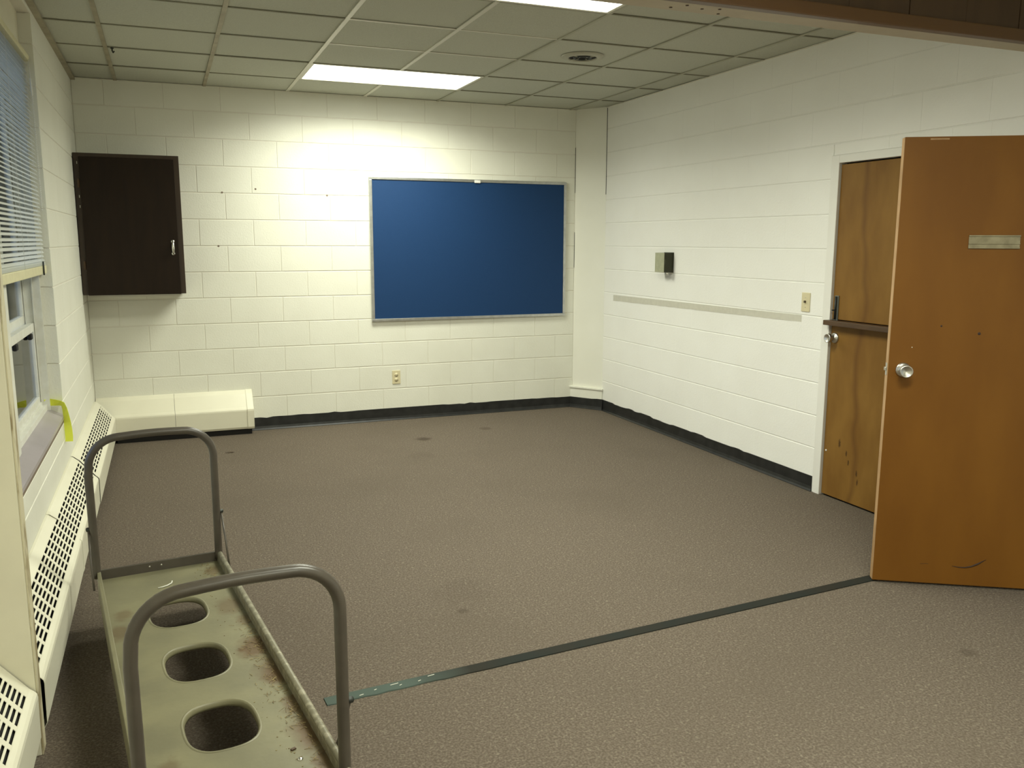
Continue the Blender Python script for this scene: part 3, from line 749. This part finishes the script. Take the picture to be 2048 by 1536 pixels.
# sill
sl = MB().add([(0.002, WY1 - WY0, 0), (0.002, 0, 0), (-.088, 0, .047), (-.088, WY1 - WY0, .047), (0.002, WY1 - WY0, -.018), (0.002, 0, -.018), (-.088, 0, -.018), (-.088, WY1 - WY0, -.018)],
              [[0, 1, 2, 3], [4, 5, 6, 7], [0, 1, 5, 4], [1, 2, 6, 5], [2, 3, 7, 6], [3, 0, 4, 7]]).build('sill', 'sill', wn)
wb_('sill_edge', -.19, .0015, WY1, WY0, WZ0 - .034, WZ0 - .018, 'sill_edge', .001)
for (yA, yB) in ((-2.06, -3.14), (-3.33, -4.24)):
    # outer frame
    for q in ((yA, yA - .028), (yB + .028, yB)):
        wb_('frame_post', -.058, -.20, q[0], q[1], .640, 2.475)
    wb_('frame_head', -.058, -.20, yA - .028, yB + .028, 2.44, 2.475)
    wb_('frame_foot', -.072, -.20, yA - .0, yB + .0, .640, .672)
    wb_('frame_foot', -.092, -.20, yA - .028, yB + .028, .672, .690)
    # vertical tracks beside the sashes
    for xx in (-.092, -.132):
        for q in ((yA - .028, yA - .040), (yB + .040, yB + .028)):
            wb_('track', xx, xx - .006, q[0], q[1], .690, 2.44, b=.001)
    # lower sash
    a_, b_ = yA - .030, yB + .030
    ls = wb_('lower_sash', -.100, -.128, a_, b_, 1.068, 1.110)
    wb_('rail', -.100, -.128, a_, b_, .690, .722, parent=None)
    for q in ((a_, a_ - .040), (b_ + .040, b_)): wb_('stile', -.100, -.128, q[0], q[1], .722, 1.068)
    wb_('pane', -.113, -.116, a_ - .036, b_ + .036, .718, 1.072, 'glass', 0)
    for yy in (a_ - .12, b_ + .42):
        wb_('sash_latch', -.094, -.112, yy, yy - .055, 1.036, 1.066, 'dark', .006)
    # upper sash
    wb_('rail', -.140, -.168, a_, b_, 1.100, 1.150)
    wb_('rail', -.140, -.168, a_, b_, 2.39, 2.44)
    for q in ((a_, a_ - .045), (b_ + .045, b_)): wb_('stile', -.140, -.168, q[0], q[1], 1.150, 2.39)
    wb_('pane', -.153, -.156, a_ - .04, b_ + .04, 1.145, 2.395, 'glass', 0)
wb_('mullion', -.056, -.20, -3.14, -3.33, .640, 2.475, 'window_white', .004)

# outside ground and neighbouring wall
og = struct('floor_outside', box('floor_outside', -30, -.25, -25, 30, -.5, -.45, 'asphalt'), 'grey ground outside the window')

# ------------------------------------------------------------------ blind
bd = empty('window_blind', (-.035, -2.075, 2.45), 0, 'pale horizontal slat blind hanging half lowered over the left window', 'blind')
YB0, YB1 = 0.0, -2.05
MB().box(-.016, .016, YB1, YB0, -.028, .0, .003).build('head_rail', 'cream_plastic', bd)
V = []; F = []
for i, (x_, z_) in enumerate(((-.0125, -.0045), (-.006, .0), (.0, .0012), (.006, -.0006), (.0125, -.0055))):
    V += [(x_, YB1 + .004, z_), (x_, YB0 - .004, z_)]
for i in range(4): F.append([2 * i, 2 * i + 1, 2 * i + 3, 2 * i + 2])
sm_ = mesh('slat', V, F, True); sm_.materials.append(MT['slat'])
nS = 48
for i in range(nS):
    z = -.045 - i * (.965 / (nS - 1))
    link('slat', sm_, None, bd, (rnd.uniform(-.001, .001), 0, z), (rnd.uniform(-.002, .002), math.radians(24 + rnd.uniform(-3, 3)), 0))
for i in range(4):
    link('slat', sm_, None, bd, (rnd.uniform(-.001, .001), 0, -1.022 - i * .0045), (0, rnd.uniform(-.05, .05), 0))
MB().box(-.0145, .0145, YB1, YB0, -1.085, -1.042, .005).build('bottom_rail', 'cream_plastic', bd)
for yy in (-.16, -.75, -1.35, -1.9):
    for xx in (-.014, .014):
        MB().tube([(xx, yy, -.03), (xx, yy, -1.045)], .0007, 5).build('ladder_cord', 'cord', bd)
MB().tube([(.019, yy0, z) for yy0, z in ((-.16, -1.02), (-.16, -1.05), (-.165, -1.088))], .004, 6).build('rail_clip', 'iron', bd)
wd = MB().tube([(.020, -.075, -.03), (.022, -.075, -.12)], .0022, 6).tube([(.022, -.075, -.12), (.024, -.072, -.20)], .0045, 8)
for i in range(60):
    z = -.20 - i * .0095; wd.lathe([(0, -.004), (.003, -.002), (.0034, 0), (.003, .002), (0, .004)], (.024, -.072, z), (0, 0, 1), 8)
wd.build('tilt_wand', 'cord', bd)

# ------------------------------------------------------------------ yellow tape over the sill corner
def ribbon(pts, wids, name, mat, th=.0007):
    V = []; F = []; K_ = len(pts)
    for i in range(K_):
        p = Vector(pts[i]); wv = Vector(wids[i]); t_ = Vector(pts[min(i + 1, K_ - 1)]) - Vector(pts[max(i - 1, 0)]); nn_ = t_.cross(wv).normalized() * th
        V += [p - wv / 2 - nn_, p + wv / 2 - nn_, p + wv / 2 + nn_, p - wv / 2 + nn_]
    for i in range(K_ - 1):
        for k in range(4): F.append([i * 4 + k, i * 4 + (k + 1) % 4, i * 4 + 4 + (k + 1) % 4, i * 4 + 4 + k])
    F += [[0, 1, 2, 3], [4 * K_ - 1, 4 * K_ - 2, 4 * K_ - 3, 4 * K_ - 4]]
    return MB().add(V, F).build(name, mat)
tp = ribbon([(-.085, -2.085, .678), (-.060, -2.078, .682), (-.035, -2.076, .678), (-.012, -2.078, .674), (.002, -2.084, .668), (.010, -2.094, .645), (.015, -2.104, .612), (.019, -2.108, .575), (.021, -2.110, .535), (.022, -2.112, .497), (.021, -2.114, .468)],
            [(0, -.010, .040), (0, -.012, .040), (.004, -.020, .036), (.010, -.03, .030), (.018, -.030, .022), (.024, -.022, .012), (.030, -.016, .004), (.034, -.010, .0), (.038, -.006, .0), (.038, -.004, -.003), (.037, -.004, 0)], 'caution_tape', 'yellow')
tag(tp, 'yellow plastic tape draped over the window sill corner and hanging down', 'tape')

# ------------------------------------------------------------------ cart
O = Vector((.234, -3.552, 0)); ca = Vector((.119, -.9929, 0)); cbv = Vector((.9929, .119, 0)); CL = 1.745; CW = .468; TZ = .200
ct = empty('tray_cart', (O.x, O.y, 0), math.atan2(cbv.y, cbv.x), 'olive steel tray cart with hoop handles at both ends beside the heater', 'cart')
# local frame: x across to the right, y = -along
def lc(s, t_, z): return Vector((s, -t_, z))
def hole(ts_, ss, ls_, ws, n=36, e=2.7, grow=0.0):
    pts = []
    for k in range(n):
        a_ = 2 * math.pi * k / n; c_, s_ = math.cos(a_), math.sin(a_)
        pts.append((ss + (ws / 2 + grow) * math.copysign(abs(c_) ** (2 / e), c_), ts_ + (ls_ / 2 + grow) * math.copysign(abs(s_) ** (2 / e), s_)))
    return pts
HO = [(.470, .236), (.895, .236), (1.310, .236)]
outer = [(.004, .004), (CW - .004, .004), (CW - .004, CL - .004), (.004, CL - .004)]
loops = [[Vector((s, t_, 0)) for s, t_ in outer]] + [[Vector((s, t_, 0)) for s, t_ in hole(tc, sc_, .262, .196)] for tc, sc_ in HO]
tris = tessellate_polygon(loops); flat = [p for l in loops for p in l]
V = [lc(p.x, p.y, TZ) for p in flat]; n0 = len(V); V += [lc(p.x, p.y, TZ - .003) for p in flat]
F = [list(t_) for t_ in tris] + [[i + n0 for i in t_] for t_ in tris]
MB().add(V, F).build('tray', 'tray', ct)
for tc, sc_ in HO:
    V = []; F = []; prof = [(.006, .0004), (.003, .0022), (0, .0016), (-.003, -.003), (-.0045, -.010), (-.0045, -.018), (-.003, -.018)]
    for gr, z in prof:
        V += [lc(s, t_, TZ + z) for s, t_ in hole(tc, sc_, .262, .196, grow=gr)]
    for i in range(len(prof) - 1):
        for k in range(36): F.append([i * 36 + k, i * 36 + (k + 1) % 36, (i + 1) * 36 + (k + 1) % 36, (i + 1) * 36 + k])
    MB().add(V, F, True).build('hole_rim', 'cart', ct)
# rims: flat angle at the left, rounded rail at the right, end plates
MB().box(-.004, .010, -CL, 0, TZ - .075, TZ + .038, .003).build('side_rail', 'cart', ct)
MB().box(CW - .014, CW + .002, -CL, 0, TZ - .075, TZ + .030, .004).tube([lc(CW - .004, .012, TZ + .034), lc(CW - .004, CL, TZ + .034)], .0105, 12).build('side_rail', 'cartrail', ct)
MB().box(.010, CW - .014, -.008, .002, TZ - .075, TZ + .040, .002).build('end_rail', 'cartpipe', ct)
MB().box(.010, CW - .014, -CL - .002, -CL + .008, TZ - .075, TZ + .040, .002).build('end_rail', 'cartpipe', ct)
for s in (.19, .235):
    MB().lathe([(.004, 0), (.003, .002), (0, .0025)], lc(s, .008, TZ + .022), (0, -1, 0), 10).build('rivet', 'satin', ct)
def hoop(t_, sg):
    R = .115; zt = .775; x0, x1 = -.004, CW - .006; pts = [lc(x0, t_, TZ + .012)]
    for k in range(6): pts.append(lc(x0 - 0.003 * k / 5, t_, TZ + (zt - R - TZ) * (k + .5) / 6))
    for k in range(11):
        a_ = math.pi - math.pi / 2 * k / 10; pts.append(lc(x0 + R + R * math.cos(a_), t_, zt - R + R * math.sin(a_)))
    for k in range(1, 5): pts.append(lc(x0 + R + (x1 - x0 - 2 * R) * k / 5, t_, zt + .004 * math.sin(math.pi * k / 5)))
    for k in range(11):
        a_ = math.pi / 2 - math.pi / 2 * k / 10; pts.append(lc(x1 - R + R * math.cos(a_), t_, zt - R + R * math.sin(a_)))
    for k in range(6): pts.append(lc(x1, t_, TZ + (zt - R - TZ) * (5.5 - k) / 6))
    pts.append(lc(x1, t_, TZ + .012))
    hp = MB().tube(pts, .0155, 16).build('hoop_handle', 'cartpipe', ct)
    for s, side in ((x0 - .018, -1), (x1 + .018, 1)):
        zz = TZ + .215
        if sg < 0 and side < 0: continue
        MB().tube([lc(s, t_, zz), lc(s + side * .002, t_ + sg * .06, TZ + .12), lc(s + side * .0, t_ + sg * .135, TZ + .012)], .0042, 8).build('brace', 'cartpipe', hp)
        MB().lathe([(.0085, -.004), (.0085, .006), (.005, .009), (0, .009)], lc(s, t_, zz), (side, 0, 0), 12).build('bolt', 'iron', hp)
hoop(.010, 1); hoop(CL - .022, -1)
for s in (.07, CW - .07):
    for t_ in (.12, CL - .12):
        cs = MB().box(s - .03, s + .03, -t_ - .03, -t_ + .03, TZ - .012, TZ - .003, .002).box(s - .022, s - .018, -t_ - .018, -t_ + .018, .05, TZ - .012, .001).box(s + .018, s + .022, -t_ - .018, -t_ + .018, .05, TZ - .012, .001).build('caster', 'iron', ct)
        MB().lathe([(0, -.015), (.045, -.015), (.050, -.010), (.050, .010), (.045, .015), (0, .015)], lc(s, t_, .0505), (1, 0, 0), 22).build('wheel', 'rubber', cs)

# debris on the tray
def cw(s, t_, z): return O + cbv * s + ca * t_ + Vector((0, 0, z))
m = MB()
for i in range(330):
    t_ = rnd.choice([rnd.uniform(.75, 1.7), rnd.gauss(1.25, .15), rnd.gauss(.85, .12), rnd.uniform(.03, .3)])
    s = CW - .020 - abs(rnd.gauss(0, .030)) - (.03 if t_ < .3 else 0)
    if not (.03 < t_ < CL - .06) or s < .37: continue
    a_ = rnd.uniform(0, math.pi); ln = rnd.uniform(.005, .022); dv = Vector((math.cos(a_), math.sin(a_), rnd.uniform(-.1, .25))) * ln; sv = Vector((-math.sin(a_), math.cos(a_), 0)) * rnd.uniform(.0006, .0018)
    m.obox(cw(s, t_, TZ + .0016), dv, sv, (0, 0, .0006))
for i in range(90):
    t_ = rnd.uniform(.05, CL - .1); s = rnd.uniform(.34, CW - .03); r0 = rnd.uniform(.001, .0028)
    m.obox(cw(s, t_, TZ + .0003), (r0, r0 * .4, 0), (-r0 * .5, r0, 0), (0, 0, r0 * .5))
tag(m.build('debris_bits', 'straw'), 'scattered straw and rust crumbs along the right rail of the cart tray', 'debris', None, 'stuff')
tag(MB().tube([(.455, -3.735, TZ + .003), (.472, -3.733, TZ + .004), (.490, -3.722, TZ + .004), (.505, -3.706, TZ + .005), (.507, -3.698, TZ + .010)], .0022, 8).build('plastic_scrap', 'scrap'), 'thin bent white plastic scrap on the far end of the cart tray', 'scrap')
tag(MB().lathe([(0, .004), (.005, .0035), (.008, .001), (.008, 0), (0, 0)], (.806, -5.072, TZ + .0003), (0, 0, 1), 16).build('loose_screw', 'chrome'), 'shiny round screw head on the near end of the cart tray', 'screw')
tag(MB().obox((.790, -5.030, TZ + .0005), (.013, .006, 0), (-.003, .008, 0), (0, 0, .004), .001).build('rust_chip', 'shelfwood'), 'dark rust chip lying beside the shiny screw on the cart tray', 'chip')
# small things on the carpet
tag(MB().obox((.905, -.720, .0005), (.035, -.004, .003), (.002, .008, 0), (0, 0, .002), .0006).build('carpet_scrap', 'shelfwood'), 'small brown scrap lying on the carpet near the back heater', 'scrap')
